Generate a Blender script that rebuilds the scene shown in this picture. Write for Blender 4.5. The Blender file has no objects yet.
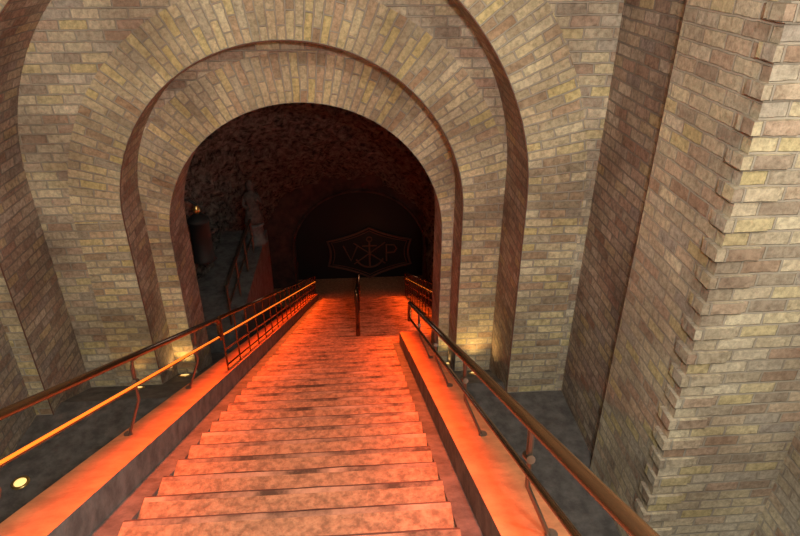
import bpy, bmesh, math, random
from mathutils import Vector, Matrix, noise
random.seed(4)
scene=bpy.context.scene
scene.view_settings.view_transform='Standard'
scene.view_settings.exposure=0.0
TAN=0.5167
def gz(y,v=0.0): return -1.6-TAN*y+v
SX=-0.45   # stair axis
YE=18.0    # end of stairs
ZFL=-4.98   # flat floor beside the piers

# ---------------- materials ----------------
def newmat(name):
    m=bpy.data.materials.new(name); m.use_nodes=True
    nt=m.node_tree; b=nt.nodes['Principled BSDF']
    return m,nt,b
def ramp(nt,stops,interp='LINEAR'):
    r=nt.nodes.new('ShaderNodeValToRGB'); cr=r.color_ramp; cr.interpolation=interp
    while len(cr.elements)>1: cr.elements.remove(cr.elements[-1])
    cr.elements[0].position=stops[0][0]; cr.elements[0].color=(*stops[0][1],1)
    for p,c in stops[1:]:
        e=cr.elements.new(p); e.color=(*c,1)
    return r
def brick_mat(name,stops,mortar=(0.47,0.43,0.36),bw=0.28,rh=0.105,dirt=0.52,off=.5):
    m,nt,b=newmat(name); L=nt.links
    uv=nt.nodes.new('ShaderNodeUVMap'); uv.uv_map='UVMap'
    geo=nt.nodes.new('ShaderNodeNewGeometry')
    nz=nt.nodes.new('ShaderNodeTexNoise'); nz.inputs['Scale'].default_value=7; nz.inputs['Detail'].default_value=4
    L.new(geo.outputs['Position'],nz.inputs['Vector'])
    sub=nt.nodes.new('ShaderNodeVectorMath'); sub.operation='SUBTRACT'; sub.inputs[1].default_value=(.5,.5,.5)
    L.new(nz.outputs['Color'],sub.inputs[0])
    sc=nt.nodes.new('ShaderNodeVectorMath'); sc.operation='SCALE'; sc.inputs['Scale'].default_value=0.022
    L.new(sub.outputs[0],sc.inputs[0])
    ad=nt.nodes.new('ShaderNodeVectorMath'); ad.operation='ADD'
    L.new(uv.outputs['UV'],ad.inputs[0]); L.new(sc.outputs[0],ad.inputs[1])
    bt=nt.nodes.new('ShaderNodeTexBrick'); bt.offset=off
    bt.inputs['Scale'].default_value=1; bt.inputs['Brick Width'].default_value=bw; bt.inputs['Row Height'].default_value=rh
    bt.inputs['Mortar Size'].default_value=0.010; bt.inputs['Mortar Smooth'].default_value=0.35
    bt.inputs['Color1'].default_value=(0,0,0,1); bt.inputs['Color2'].default_value=(1,1,1,1); bt.inputs['Mortar'].default_value=(.5,.5,.5,1)
    L.new(ad.outputs[0],bt.inputs['Vector'])
    r=ramp(nt,stops); L.new(bt.outputs['Color'],r.inputs[0])
    n2=nt.nodes.new('ShaderNodeTexNoise'); n2.inputs['Scale'].default_value=20; n2.inputs['Detail'].default_value=7; n2.inputs['Roughness'].default_value=.75
    L.new(geo.outputs['Position'],n2.inputs['Vector'])
    r2=ramp(nt,[(0.33,(dirt,dirt*.96,dirt*.93)),(0.60,(1.08,1.08,1.08))]); L.new(n2.outputs['Fac'],r2.inputs[0])
    mul=nt.nodes.new('ShaderNodeMix'); mul.data_type='RGBA'; mul.blend_type='MULTIPLY'; mul.inputs[0].default_value=1
    L.new(r.outputs['Color'],mul.inputs[6]); L.new(r2.outputs['Color'],mul.inputs[7])
    mx=nt.nodes.new('ShaderNodeMix'); mx.data_type='RGBA'
    L.new(bt.outputs['Fac'],mx.inputs[0]); L.new(mul.outputs[2],mx.inputs[6]); mx.inputs[7].default_value=(*mortar,1)
    n3=nt.nodes.new('ShaderNodeTexNoise'); n3.inputs['Scale'].default_value=1.2; n3.inputs['Detail'].default_value=5
    L.new(geo.outputs['Position'],n3.inputs['Vector'])
    r3=ramp(nt,[(0.34,(.68,.63,.60)),(0.60,(1.06,1.05,1.02))]); L.new(n3.outputs['Fac'],r3.inputs[0])
    mul2=nt.nodes.new('ShaderNodeMix'); mul2.data_type='RGBA'; mul2.blend_type='MULTIPLY'; mul2.inputs[0].default_value=1
    L.new(mx.outputs[2],mul2.inputs[6]); L.new(r3.outputs['Color'],mul2.inputs[7])
    L.new(mul2.outputs[2],b.inputs['Base Color'])
    b.inputs['Roughness'].default_value=.85; b.inputs['Specular IOR Level'].default_value=.25
    hm=nt.nodes.new('ShaderNodeMath'); hm.operation='MULTIPLY_ADD'; hm.inputs[1].default_value=-1.0
    L.new(bt.outputs['Fac'],hm.inputs[0])
    h2=nt.nodes.new('ShaderNodeMath'); h2.operation='MULTIPLY'; h2.inputs[1].default_value=.6; L.new(n2.outputs['Fac'],h2.inputs[0])
    L.new(h2.outputs[0],hm.inputs[2])
    bp=nt.nodes.new('ShaderNodeBump'); bp.inputs['Strength'].default_value=1.0; bp.inputs['Distance'].default_value=.022
    L.new(hm.outputs[0],bp.inputs['Height']); L.new(bp.outputs[0],b.inputs['Normal'])
    return m
pal=[(0.0,(.50,.36,.26)),(0.12,(.46,.40,.32)),(0.24,(.71,.64,.47)),(0.36,(.57,.51,.40)),(0.48,(.74,.66,.49)),(0.58,(.57,.43,.33)),(0.68,(.67,.60,.45)),(0.78,(.70,.61,.34)),(0.88,(.80,.74,.58)),(1.0,(.46,.42,.37))]
M_brick=brick_mat('buff_brick',pal)
pal2=[(p,(c[0]*1.05,c[1]*1.03,c[2]*.92)) for p,c in pal]
M_ring=brick_mat('yellow_brick',pal2,bw=.29,rh=.098)
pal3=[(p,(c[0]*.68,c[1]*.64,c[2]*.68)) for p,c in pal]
M_grey=brick_mat('shaded_brick',pal3,mortar=(.26,.23,.205),dirt=.45)  # darkened copy of the buff brick: shade of reveals and dim left wall
def simple(name,col,rough=.6,metal=0,noise_s=0,amt=.3,bump=0,dist=.03,detail=8):
    m,nt,b=newmat(name)
    b.inputs['Roughness'].default_value=rough; b.inputs['Metallic'].default_value=metal
    b.inputs['Base Color'].default_value=(*col,1)
    if noise_s:
        geo=nt.nodes.new('ShaderNodeNewGeometry')
        n=nt.nodes.new('ShaderNodeTexNoise'); n.inputs['Scale'].default_value=noise_s; n.inputs['Detail'].default_value=detail; n.inputs['Roughness'].default_value=.68
        nt.links.new(geo.outputs['Position'],n.inputs['Vector'])
        r=ramp(nt,[(.38,tuple(c*(1-amt) for c in col)),(.62,tuple(min(1,c*(1+amt)) for c in col))])
        nt.links.new(n.outputs['Fac'],r.inputs[0]); nt.links.new(r.outputs[0],b.inputs['Base Color'])
        if bump:
            bp=nt.nodes.new('ShaderNodeBump'); bp.inputs['Strength'].default_value=bump; bp.inputs['Distance'].default_value=dist
            nt.links.new(n.outputs['Fac'],bp.inputs['Height']); nt.links.new(bp.outputs[0],b.inputs['Normal'])
    return m
def emis(name,col,s):
    m,nt,b=newmat(name); b.inputs['Base Color'].default_value=(*col,1)
    b.inputs['Emission Color'].default_value=(*col,1); b.inputs['Emission Strength'].default_value=s
    return m
M_tread=simple('stone_tread',(.33,.185,.100),.85,0,18,.38,.8,.02)
M_nose=simple('worn_nosing',(.27,.16,.10),.85,0,2.6,.75,.3)
M_dark=simple('nosing_shadow_line',(.08,.045,.035),.9,0,3,.6)  # nosing edge and riser: shadow line between treads put into the colour
M_conc=simple('grey_concrete',(.12,.11,.105),.85,0,6,.35,.3)
M_side=simple('shaded_concrete',(.12,.115,.11),.9,0,6,.35,.3)  # curb sides and gutter miss the red light; that shade is painted in
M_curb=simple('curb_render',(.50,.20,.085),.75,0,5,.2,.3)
M_rail=simple('bronze_rail',(.17,.085,.04),.2,.85)
M_steel=simple('steel_post',(.20,.16,.13),.4,.85)
M_chalk=simple('rough_chalk_rock',(.115,.10,.085),.95,0,7,.98,1.0,.15)
M_chalkR=simple('reddish_render',(.07,.032,.025),.9,0,3,.4,.6)
M_black=simple('dark_gate',(.005,.004,.004),.7)
M_led=emis('led_strip',(1.0,.20,.015),1.3)
M_line=simple('brass_outline',(.13,.055,.035),.7,.0)
M_trim=simple('rust_trim',(.16,.075,.05),.8)
M_stone=simple('pale_stone',(.09,.065,.055),.85,0,9,.4,.4)
M_lamp=emis('uplight_glass',(1.0,.62,.20),1.4)
M_brass=simple('brass_ring',(.6,.42,.15),.3,.9)

def mesh_obj(name,verts,faces,mats,uvs=None,midx=None,parent=None,smooth=False):
    me=bpy.data.meshes.new(name); me.from_pydata(verts,[],faces)
    for m in mats: me.materials.append(m)
    if midx:
        for p,i in zip(me.polygons,midx): p.material_index=i
    if uvs:
        ul=me.uv_layers.new(name='UVMap')
        for p in me.polygons:
            for k,li in enumerate(p.loop_indices): ul.data[li].uv=uvs[p.index][k]
    for p in me.polygons: p.use_smooth=smooth
    me.update()
    o=bpy.data.objects.new(name,me); scene.collection.objects.link(o)
    if parent: o.parent=parent
    return o
def empty(name,loc=(0,0,0)):
    e=bpy.data.objects.new(name,None); e.empty_display_size=.2; e.location=loc; scene.collection.objects.link(e); return e
class MB:
    def __init__(s): s.v=[];s.f=[];s.uv=[];s.m=[]
    def quad(s,ps,uvs,m=0):
        i=len(s.v); s.v+=[tuple(p) for p in ps]; s.f.append(tuple(range(i,i+len(ps)))); s.uv.append(uvs); s.m.append(m)
    def box(s,x0,x1,y0,y1,z0,z1,m=0):
        s.quad([(x0,y0,z0),(x1,y0,z0),(x1,y0,z1),(x0,y0,z1)],[(x0,z0),(x1,z0),(x1,z1),(x0,z1)],m)
        s.quad([(x1,y1,z0),(x0,y1,z0),(x0,y1,z1),(x1,y1,z1)],[(x1,z0),(x0,z0),(x0,z1),(x1,z1)],m)
        s.quad([(x0,y1,z0),(x0,y0,z0),(x0,y0,z1),(x0,y1,z1)],[(y1,z0),(y0,z0),(y0,z1),(y1,z1)],m)
        s.quad([(x1,y0,z0),(x1,y1,z0),(x1,y1,z1),(x1,y0,z1)],[(y0,z0),(y1,z0),(y1,z1),(y0,z1)],m)
        s.quad([(x0,y0,z1),(x1,y0,z1),(x1,y1,z1),(x0,y1,z1)],[(x0,y0),(x1,y0),(x1,y1),(x0,y1)],m)
        s.quad([(x0,y1,z0),(x1,y1,z0),(x1,y0,z0),(x0,y0,z0)],[(x0,y1),(x1,y1),(x1,y0),(x0,y0)],m)
    def obj(s,name,mats,parent=None,smooth=False): return mesh_obj(name,s.v,s.f,mats,s.uv,s.m,parent,smooth)

NA=64
def arch_front(mb,Y,cx,R,zs,xmin,xmax,zmin,ztop,rw,m_ring=1,m_wall=0):
    N=NA
    def outer(a):
        c,s=math.cos(a),math.sin(a)
        t=1e9
        if c>1e-6: t=min(t,(xmax-cx)/c)
        if c<-1e-6: t=min(t,(xmin-cx)/c)
        if s>1e-6: t=min(t,(ztop-zs)/s)
        return (cx+c*t,zs+s*t)
    Rm=R+rw*.5
    angs=[math.pi*i/N for i in range(N+1)]
    angs+= [math.atan2(ztop-zs,xmax-cx), math.atan2(ztop-zs,xmin-cx)]
    angs.sort()
    for a,b in zip(angs[:-1],angs[1:]):
        if b-a<1e-6: continue
        p=lambda r,t:(cx+r*math.cos(t),Y,zs+r*math.sin(t))
        if rw>0:
            mb.quad([p(R,b),p(R+rw,b),p(R+rw,a),p(R,a)],[(0,Rm*b),(rw,Rm*b),(rw,Rm*a),(0,Rm*a)],m_ring)
        oa,ob=outer(a),outer(b); q0,q1=p(R+rw,a),p(R+rw,b)
        ps=[q1,(ob[0],Y,ob[1]),(oa[0],Y,oa[1]),q0]
        mb.quad(ps,[(q[0],q[2]) for q in ps],m_wall)
    for sgn,xe in ((1,xmax),(-1,xmin)):
        x0=cx+sgn*R; x1=cx+sgn*(R+rw)
        if rw>0:
            mb.quad([(x0,Y,zmin),(x1,Y,zmin),(x1,Y,zs),(x0,Y,zs)],[(0,zmin-zs),(rw,zmin-zs),(rw,0),(0,0)],m_ring)
        ps=[(x1,Y,zmin),(xe,Y,zmin),(xe,Y,zs),(x1,Y,zs)]
        mb.quad(ps,[(q[0],q[2]) for q in ps],m_wall)
def arch_barrel(mb,Y0,Y1,cx,R,zs,zmin,m=0,ml=None):
    N=NA
    for i in range(N):
        a,b=math.pi*i/N,math.pi*(i+1)/N
        p=lambda y,t:(cx+R*math.cos(t),y,zs+R*math.sin(t))
        mm=m if (ml is None or i<N//2) else ml
        mb.quad([p(Y0,a),p(Y0,b),p(Y1,b),p(Y1,a)],[(Y0,R*a),(Y0,R*b),(Y1,R*b),(Y1,R*a)],mm)
    for sgn in (1,-1):
        x=cx+sgn*R
        mm=m if (ml is None or sgn>0) else ml
        mb.quad([(x,Y0,zmin),(x,Y0,zs),(x,Y1,zs),(x,Y1,zmin)],[(Y0,zmin-zs),(Y0,0),(Y1,0),(Y1,zmin-zs)],mm)

ZT=5.2; ZB=-5.4; CO=-.73
mb=MB(); arch_barrel(mb,-2.6,3.4,CO,4.13,.6,ZB); mb.obj('wall_hall_vault',[M_brick])
mb=MB()
arch_front(mb,3.4,CO,3.08,.3,-5.3,3.8,ZB,ZT,0)
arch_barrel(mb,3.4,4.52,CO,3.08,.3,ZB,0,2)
arch_front(mb,4.52,CO,3.08,.3,CO-3.3,CO+3.3,ZB,.3+3.3,0)
rh=.105
k0=int(ZB/rh)
for k in range(k0,14):
    if k%2: continue
    z0=k*rh+.006; z1=(k+1)*rh-.006
    for sgn in (1,-1):
        xe=CO+sgn*3.08
        j=random.uniform(-.012,.012)
        xa,xb=sorted((xe-sgn*(.030+j),xe+sgn*.26))
        mb.box(xa,xb,3.4-.02-j*.5,3.4+.15,z0,z1,0)
mb.obj('wall_outer_brick_arch',[M_brick,M_ring,M_grey])
C2,R2,Z2=-.98,2.72,-2.43
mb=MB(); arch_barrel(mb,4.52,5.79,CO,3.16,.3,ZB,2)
arch_front(mb,5.79,C2,R2,Z2,-4.6,2.6,ZB,ZT,.60)
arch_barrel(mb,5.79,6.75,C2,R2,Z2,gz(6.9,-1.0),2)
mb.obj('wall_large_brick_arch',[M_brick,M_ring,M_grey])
C3,R3,Z3=-.755,2.005,-2.955
mb=MB(); arch_front(mb,6.75,C3,R3,Z3,-4.2,2.1,gz(6.9,-1.0),1.2,.56)
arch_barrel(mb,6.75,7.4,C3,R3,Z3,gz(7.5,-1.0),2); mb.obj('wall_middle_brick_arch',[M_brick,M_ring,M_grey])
C4,R4,Z4=-.69,1.79,-3.54
mb=MB(); arch_front(mb,7.4,C4,R4,Z4,-3.3,1.6,gz(7.5,-1.0),-.5,.58)
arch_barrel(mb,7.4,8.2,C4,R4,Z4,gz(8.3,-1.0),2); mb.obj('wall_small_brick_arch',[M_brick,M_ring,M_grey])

def tube(name,pts,r,mat,parent=None,cyclic=False):
    cu=bpy.data.curves.new(name,'CURVE'); cu.dimensions='3D'; cu.bevel_depth=r; cu.bevel_resolution=4; cu.use_fill_caps=True
    sp=cu.splines.new('POLY'); sp.points.add(len(pts)-1)
    for p,q in zip(sp.points,pts): p.co=(*q,1)
    sp.use_cyclic_u=cyclic
    cu.materials.append(mat)
    o=bpy.data.objects.new(name,cu); scene.collection.objects.link(o)
    if parent: o.parent=parent
    return o
def archpath(Y,cx,R,zs,zb,n=60):
    return [(cx+R,Y,zb)]+[(cx+R*math.cos(math.pi*i/n),Y,zs+R*math.sin(math.pi*i/n)) for i in range(n+1)]+[(cx-R,Y,zb)]
tube('trim_1',archpath(6.745,C3,R3-.005,Z3,gz(6.75)),.008,M_trim)
tube('trim_2',archpath(5.785,C2,R2-.005,Z2,ZFL),.007,M_trim)
tube('trim_4',archpath(4.54,CO,3.10,.3,ZFL),.014,M_trim)

# ---------------- stairs ----------------
NS=int(YE/.3)
def flight(name,ka,kb,xl,xr):
    mb=MB()
    for k in range(ka,kb+1):
        yk=.3*k
        z=gz(yk)
        y0=yk-.3 if k>0 else yk-.02
        nx=12; xs=[xl+(xr-xl)*i/nx for i in range(nx+1)]
        jz=[random.uniform(-.004,.001) for _ in xs]
        jy=[random.uniform(-.0025,.0025) for _ in xs]
        def strip(ya,za,yb,zb,m,wa=0,wb=0):
            for i in range(nx):
                mb.quad([(xs[i],ya+jy[i]*(wa>0),za+jz[i]*(wa==2)),(xs[i+1],ya+jy[i+1]*(wa>0),za+jz[i+1]*(wa==2)),
                         (xs[i+1],yb+jy[i+1]*(wb>0),zb+jz[i+1]*(wb==2)),(xs[i],yb+jy[i]*(wb>0),zb+jz[i]*(wb==2))],[(0,0)]*4,m)
        strip(y0,z,yk-.05,z,0)
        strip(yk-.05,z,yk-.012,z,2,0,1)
        strip(yk-.012,z,yk+.008,z-.010,1,1,2)
        strip(yk+.008,z-.010,yk+.016,z-.05,1,2,2)
        strip(yk+.016,z-.05,yk,z-.055,1,2,0); strip(yk,z-.055,yk,z-.155,1)
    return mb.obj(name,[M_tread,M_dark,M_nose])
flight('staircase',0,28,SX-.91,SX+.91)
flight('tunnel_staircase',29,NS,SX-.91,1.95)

def slab(mb,xa,xb,ya,yb,va,th,m=0,ms=None):
    if ms is None: ms=m
    P=lambda x,y,t:(x,y,gz(y,va)-t)
    n=10
    for i in range(n):
        a=ya+(yb-ya)*i/n; b=ya+(yb-ya)*(i+1)/n
        mb.quad([P(xa,a,0),P(xb,a,0),P(xb,b,0),P(xa,b,0)],[(0,0)]*4,m)
        for q in ([P(xa,a,th),P(xa,a,0),P(xa,b,0),P(xa,b,th)],[P(xb,b,th),P(xb,b,0),P(xb,a,0),P(xb,a,th)]):
            mb.quad(q,[(0,0)]*4,ms)
    for y,flip in ((ya,0),(yb,1)):
        q=[P(xa,y,th),P(xb,y,th),P(xb,y,0),P(xa,y,0)]
        if flip: q.reverse()
        mb.quad(q,[(0,0)]*4,ms)
def curbs(sgn,ya,yend,low):
    ci=1.03 if sgn>0 else 1.07; cout=ci+.31
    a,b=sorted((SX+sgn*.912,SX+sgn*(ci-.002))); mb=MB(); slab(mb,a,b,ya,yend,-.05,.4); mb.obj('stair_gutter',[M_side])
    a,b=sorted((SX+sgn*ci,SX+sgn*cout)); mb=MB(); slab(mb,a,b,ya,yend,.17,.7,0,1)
    if low:
        xo=SX+sgn*(cout-.01)
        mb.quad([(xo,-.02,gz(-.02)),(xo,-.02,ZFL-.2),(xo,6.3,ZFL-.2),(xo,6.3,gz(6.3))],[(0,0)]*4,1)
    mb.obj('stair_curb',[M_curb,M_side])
curbs(1,-.02,8.2,True); curbs(-1,-.02,8.4,True); curbs(-1,8.4,YE,False)
for nm,xa,xb in (('floor_left',-5.2,SX-1.375),('floor_right',SX+1.335,3.6)):
    mb=MB(); mb.box(xa,xb,-.02,6.0,ZFL-.2,ZFL); slab(mb,xa,xb,6.0,8.2,ZFL-gz(6.0),.5); mb.obj(nm,[M_conc])
mb=MB(); slab(mb,-4.2,3.0,8.25,YE,-.30,.4); mb.obj('floor_tunnel',[M_conc])
mb=MB(); mb.box(-5.2,3.6,-2.6,-.02,-5.1,-1.6); mb.obj('floor_upper_landing',[M_conc])
mb=MB(); mb.box(-4.2,3.2,YE,22.5,gz(YE)-.5,gz(YE)-.03); mb.obj('floor_lower_landing',[M_tread])
mb=MB(); mb.box(-5.3,3.8,-2.8,-2.6,-5.1,5.2); mb.obj('wall_back',[M_brick])

# ---------------- tunnel (rough chalk) ----------------
YP=18.8
def tunnel():
    v=[];f=[]
    ny=150; na=110
    cx=-.50
    for j in range(ny+1):
        y=8.2+(YP+.2-8.2)*j/ny
        base=gz(min(y,YE),-.35)
        R=2.85
        zs=gz(min(y,YE))+2.3-0.6*max(0,(y-10)/9)
        pr=[]
        for i in range(12): pr.append((cx+R,base+(zs-base)*i/12,1,0))
        for i in range(0,na+1):
            t=math.pi*i/na; pr.append((cx+R*math.cos(t),zs+R*.93*math.sin(t),math.cos(t),math.sin(t)))
        for i in range(1,12): pr.append((cx-R,zs+(base-zs)*i/11,-1,0))
        for (x,z,nx,nz_) in pr:
            q=Vector((x,y,z))
            d=.20*noise.fractal(q*1.1,1.0,2.0,4)+.15*noise.fractal(q*4.0,1.0,2.0,3)
            v.append((x+nx*d,y,z+nz_*d))
        n=len(pr)
    for j in range(ny):
        for i in range(n-1):
            a=j*n+i; f.append((a,a+1,a+n+1,a+n))
    return mesh_obj('wall_tunnel_rock_vault',v,f,[M_chalk])
tunnel()
mb=MB(); arch_front(mb,8.2,C4,R4,Z4,-4.0,2.6,gz(8.3,-1.0),1.2,0); mb.obj('wall_tunnel_entry',[M_chalk])
mb=MB(); cxF,RF=-.04,2.24; zF=-9.62
arch_front(mb,YP,cxF,RF,zF,-4.2,3.2,gz(YE,-.2),-3.4,.0); arch_barrel(mb,YP,YP+1.0,cxF,RF,zF,gz(YE,-.2))
mb.obj('wall_far_portal',[M_chalkR])
tube('trim_3',archpath(YP-.03,cxF,RF+.05,zF,gz(YE)),.05,M_chalkR)
YG=YP+.5
gate=empty('cellar_gate',(cxF,YG,gz(YE)))
def gl(p): return (p[0]-cxF,p[1]-YG,p[2]-gz(YE))
R_=RF-.01
v=[gl((cxF+R_*math.cos(math.pi*i/40),YG+.05,zF+R_*math.sin(math.pi*i/40))) for i in range(41)]+[gl((cxF-R_,YG+.05,gz(YE)-.02)),gl((cxF+R_,YG+.05,gz(YE)-.02))]
v2=[(p[0],p[1]+.06,p[2]) for p in v]; n=len(v)
mesh_obj('panel',v+v2,[tuple(range(n)),tuple(range(2*n-1,n-1,-1))]+[(i,i+n,(i+1)%n+n,(i+1)%n) for i in range(n)],[M_black],parent=gate)
ec=Vector((.34,-.02,-9.90-gz(YE)))
S=.92
def E(x,z): return (ec.x+x*S,ec.y,ec.z+z*S)
pts=[]; cor=[(0,1.08),(1.6,.55),(1.6,-.5),(0,-1.06),(-1.6,-.5),(-1.6,.55)]
for i in range(6):
    a=Vector(cor[i]); b=Vector(cor[(i+1)%6]); m=(a+b)/2*.86
    for k in range(8):
        t=k/8; q=a*(1-t)**2+m*2*t*(1-t)+b*t*t; pts.append(E(q.x,q.y))
tube('emblem_outline',pts,.036,M_line,gate,True)
tube('emblem_outline_inner',[(ec.x+(p[0]-ec.x)*.9,p[1],ec.z+(p[2]-ec.z)*.88) for p in pts],.014,M_line,gate,True)
tube('anchor_shank',[E(0,-.6),E(0,.5)],.032,M_line,gate)
tube('anchor_stock',[E(-.28,.32),E(.28,.32)],.025,M_line,gate)
tube('anchor_ring',[E(.1*math.cos(t*.5236),.6+.1*math.sin(t*.5236)) for t in range(12)],.022,M_line,gate,True)
tube('anchor_arms',[E(-.55*math.sin(t),-.05-.55*math.cos(t)) for t in [x*.1-1.2 for x in range(25)]],.03,M_line,gate)
tube('letter_v',[E(-1.0,.35),E(-.72,-.3),E(-.45,.35)],.027,M_line,gate)
tube('letter_p',[E(.65,-.35),E(.65,.35),E(.95,.33),E(1.05,.18),E(.95,.02),E(.65,0)],.027,M_line,gate)
tube('crossed_beam',[E(-.6,-.45),E(.6,.45)],.02,M_line,gate)
tube('crossed_beam_b',[E(.6,-.45),E(-.6,.45)],.02,M_line,gate)

# ---------------- handrails ----------------
def rail(side,y0,y1,name,x,posts=(),led=False,balusters=None):
    e=empty(name,(x,y0,gz(y0)))
    L=lambda px,y,v:(px-x,y-y0,gz(y,v)-gz(y0))
    top=[L(x,y0,.64),L(x,y0,.83),L(x,y0+.05,.89),L(x,y1-.05,.89),L(x,y1,.84),L(x,y1+.02,.62)]
    tube('top_rail',top,.025,M_rail,e)
    tube('lower_rail',[L(x,y0,.66),L(x,y1,.66)],.014,M_rail,e)
    if led:
        tube('led_strip',[L(x+.010,y0+.1,.670),L(x+.010,y1-.1,.670)],.0085,M_led,e)
    for py in posts:
        out=side*.20
        tube('post_bracket',[L(x,py,.87),L(x+side*.04,py,.84),L(x+side*.05,py,.64)],.011,M_steel,e)
        tube('post',[L(x+side*.05,py,.80),L(x+side*.06,py,.5),L(x+out,py+.0,.15)],.011,M_steel,e)
        tube('bracket_collar',[L(x+side*.05,py-.03,.66),L(x+side*.05,py+.03,.66)],.018,M_steel,e)
        tube('base_plate',[L(x+out,py,.165),L(x+out,py,.185)],.03,M_steel,e)
    if balusters:
        a,b,st=balusters
        y=a
        while y<b:
            tube('baluster',[L(x,y,.88),L(x,y,.0 if side>0 else .17)],.011,M_rail,e); y+=st
        tube('bottom_rail',[L(x,a,.25),L(x,b,.25)],.012,M_rail,e)
        tube('middle_rail',[L(x,a,.46),L(x,b,.46)],.010,M_rail,e)
    return e
XLr=SX-1.11; XRr=SX+1.045
rail(-1,-.1,5.6,'stair_handrail',XLr,posts=(2.0,3.5,4.9),led=True)
rail(-1,5.6,17.8,'stair_handrail',XLr,led=True,balusters=(5.7,17.7,.62))
rail(1,-.1,6.6,'stair_handrail',XRr,posts=(1.75,3.1,4.5,5.9))
rail(1,10.0,17.8,'stair_handrail',1.45,balusters=(10.1,17.7,.62),led=True)
ce=empty('center_handrail',(-.10,9.0,gz(9)))
L=lambda y,v:(0,y-9.0,gz(y,v)-gz(9))
tube('top_rail',[L(9.0,.0),L(9.0,.82),L(9.04,.88),L(9.1,.90),L(17.8,.90)],.04,M_rail,ce)
for y in (11,13.5,16,17.7): tube('post',[L(y,0),L(y,.9)],.025,M_rail,ce)
tube('lower_rail',[L(9.0,.5),L(17.8,.5)],.018,M_rail,ce)

# ---------------- gallery, statue, lantern ----------------
mb=MB(); mb.box(-3.6,-2.25,9.2,13.6,gz(13.6,-.3),-6.25); mb.obj('wall_side_gallery',[M_side])
gr=empty('gallery_railing',(-2.4,9.5,-6.25))
G=lambda y,z:(0,y-9.5,z+6.25)
tube('top_rail',[G(9.5,-5.45),G(12.4,-5.45)],.03,M_steel,gr)
tube('mid_rail',[G(9.5,-5.85),G(12.4,-5.85)],.02,M_steel,gr)
for y in (9.5,10.5,11.5,12.4): tube('post',[G(y,-6.25),G(y,-5.45)],.022,M_steel,gr)
st=empty('stone_statue',(-2.4,12.9,-6.25))
def lathe(name,prof,mat,parent,loc=(0,0,0),sx=1,sy=1,n=20):
    v=[];f=[]
    for r,z in prof:
        for i in range(n):
            t=2*math.pi*i/n; v.append((loc[0]+sx*r*math.cos(t),loc[1]+sy*r*math.sin(t),loc[2]+z))
    for j in range(len(prof)-1):
        for i in range(n):
            a=j*n+i;b=j*n+(i+1)%n; f.append((a,b,b+n,a+n))
    f.append(tuple(range(n-1,-1,-1))); f.append(tuple(range((len(prof)-1)*n,len(prof)*n)))
    return mesh_obj(name,v,f,[mat],parent=parent,smooth=True)
lathe('pedestal',[(.26,0),(.26,.08),(.2,.12),(.18,.42),(.22,.46),(.22,.50)],M_side,st)
dz=-.42
lathe('robed_body',[(.19,.92+dz),(.21,1.0+dz),(.17,1.25+dz),(.13,1.4+dz),(.18,1.55+dz),(.15,1.63+dz),(.06,1.68+dz),(.05,1.72+dz)],M_stone,st,sy=.75)
lathe('head',[(.03,1.70+dz),(.07,1.74+dz),(.085,1.81+dz),(.08,1.88+dz),(.04,1.93+dz),(.01,1.94+dz)],M_stone,st)
tube('arm_l',[(-.15,-.02,1.58+dz),(-.19,-.06,1.38+dz),(-.06,-.16,1.32+dz)],.04,M_stone,st)
tube('arm_r',[(.15,-.02,1.58+dz),(.2,-.06,1.4+dz),(.12,-.16,1.55+dz)],.04,M_stone,st)
la=empty('wall_lantern',(-2.54,9.0,-4.25))
tube('bracket',[(-.75,0,.62),(-.1,0,.66),(0,0,.58),(0,0,.42)],.025,M_black,la)
lathe('lantern_body',[(.05,.42),(.17,.34),(.19,.30),(.16,.28),(.17,-.34),(.2,-.38),(.12,-.43),(.03,-.46)],M_black,la,n=8)
lathe('finial',[(.02,.42),(.055,.46),(.06,.5),(.03,.56),(.01,.58)],M_brass,la,n=10)

# ---------------- uplights ----------------
def spot(loc,tgt,e,col,ang=1.6,r=.04,blend=.8):
    l=bpy.data.lights.new('spot','SPOT'); l.energy=e; l.color=col; l.spot_size=ang; l.spot_blend=blend; l.shadow_soft_size=r
    o=bpy.data.objects.new('spot_lamp',l); scene.collection.objects.link(o); o.location=loc
    o.rotation_euler=(Vector(tgt)-Vector(loc)).to_track_quat('-Z','Y').to_euler(); return o
def uplight(x,y,e=14):
    flat=y<6.0
    z=ZFL if flat else gz(y,ZFL-gz(6.0))
    u=empty('floor_uplight',(x,y,z))
    rot=0 if flat else math.atan(-TAN)
    for nm,prof,mt in (('bezel',[(.09,-.02),(.09,.012),(.07,.016),(.06,.012)],M_brass),('lens',[(.06,-.01),(.06,.013),(.02,.018)],M_lamp)):
        o=lathe(nm,prof,mt,u)
        o.rotation_euler=(rot,0,0)
    if e:
        s=spot((x,y,z+.06),(x,y+.12,z+2),e,(1,.60,.20),1.9)
        s.name='uplight_lamp'; s.parent=u; s.location=(0,0,.06)
uplight(-2.62,7.25,18); uplight(-3.02,6.58,6)
uplight(1.26,7.25,16); uplight(1.50,6.55,18)
uplight(-3.6,4.75,2)

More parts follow.
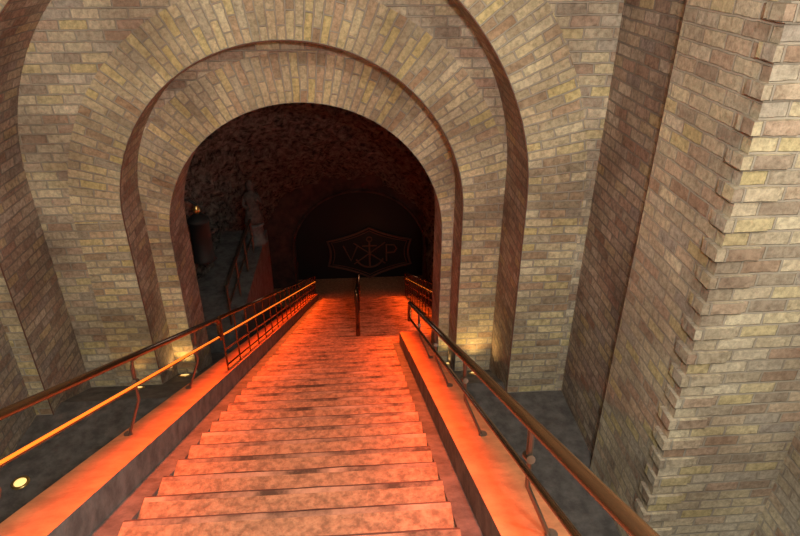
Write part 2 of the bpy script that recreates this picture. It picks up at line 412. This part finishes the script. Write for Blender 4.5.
# ---------------- red light under rails ----------------
def red(x,ya,yb,side,e,v=.62,col=(1,.105,.008)):
    l=bpy.data.lights.new('rail_glow','AREA'); l.shape='RECTANGLE'
    ln=math.hypot(yb-ya,TAN*(yb-ya)); l.size=ln; l.size_y=.03; l.energy=e; l.color=col; l.spread=math.radians(125)
    o=bpy.data.objects.new('rail_led_lamp',l); scene.collection.objects.link(o)
    d=Vector((0,1,-TAN)).normalized()
    aim=Vector((-side*.45,0,-1)); aim=(aim-d*aim.dot(d)).normalized()
    zax=-aim; xax=d; yax=zax.cross(xax)
    M=Matrix((xax,yax,zax)).transposed().to_4x4(); M.translation=Vector((x,(ya+yb)/2,gz((ya+yb)/2,v)))
    o.matrix_world=M
segs=[(0,3,23),(3,6,31),(6,9,40),(9,12,44),(12,15,42),(15,17.9,34)]
for ya,yb,e in segs:
    red(XLr,ya,yb,-1,e); red(XRr if ya<8 else 1.45,ya,yb,1,e)

def point(loc,e,col,r=.1,nm='unseen_light'):
    l=bpy.data.lights.new('lamp','POINT'); l.energy=e; l.color=col; l.shadow_soft_size=r
    o=bpy.data.objects.new(nm,l); scene.collection.objects.link(o); o.location=loc; return o
point((.45,-.15,.35),520,(1,.96,.88),.12)  # stands for the camera flash beside the lens
point((1.0,.2,1.9),310,(1,.96,.88),.25)  # added fill to brighten the right-hand walls, no fixture here
point((-1.0,9.6,-4.2),9,(1,.78,.62),.3)  # added weak fill so the tunnel rock reads, no source there
point((.4,18.1,-9.2),5,(1,.40,.18),.3)  # added orange fill for the landing and gate, no source there
w=bpy.data.worlds.new('World'); scene.world=w; w.use_nodes=True
w.node_tree.nodes['Background'].inputs[0].default_value=(.05,.045,.05,1); w.node_tree.nodes['Background'].inputs[1].default_value=.3

# ---------------- camera ----------------
cam=bpy.data.cameras.new('camera'); co=bpy.data.objects.new('camera',cam); scene.collection.objects.link(co)
cam.sensor_width=36; cam.lens=36*610/800; cam.clip_start=.02
psi=math.radians(4.1); th=math.radians(28.6)
f=Vector((math.sin(psi)*math.cos(th),math.cos(psi)*math.cos(th),-math.sin(th)))
co.rotation_euler=f.to_track_quat('-Z','Y').to_euler()
co.location=(0,0,0)
scene.camera=co
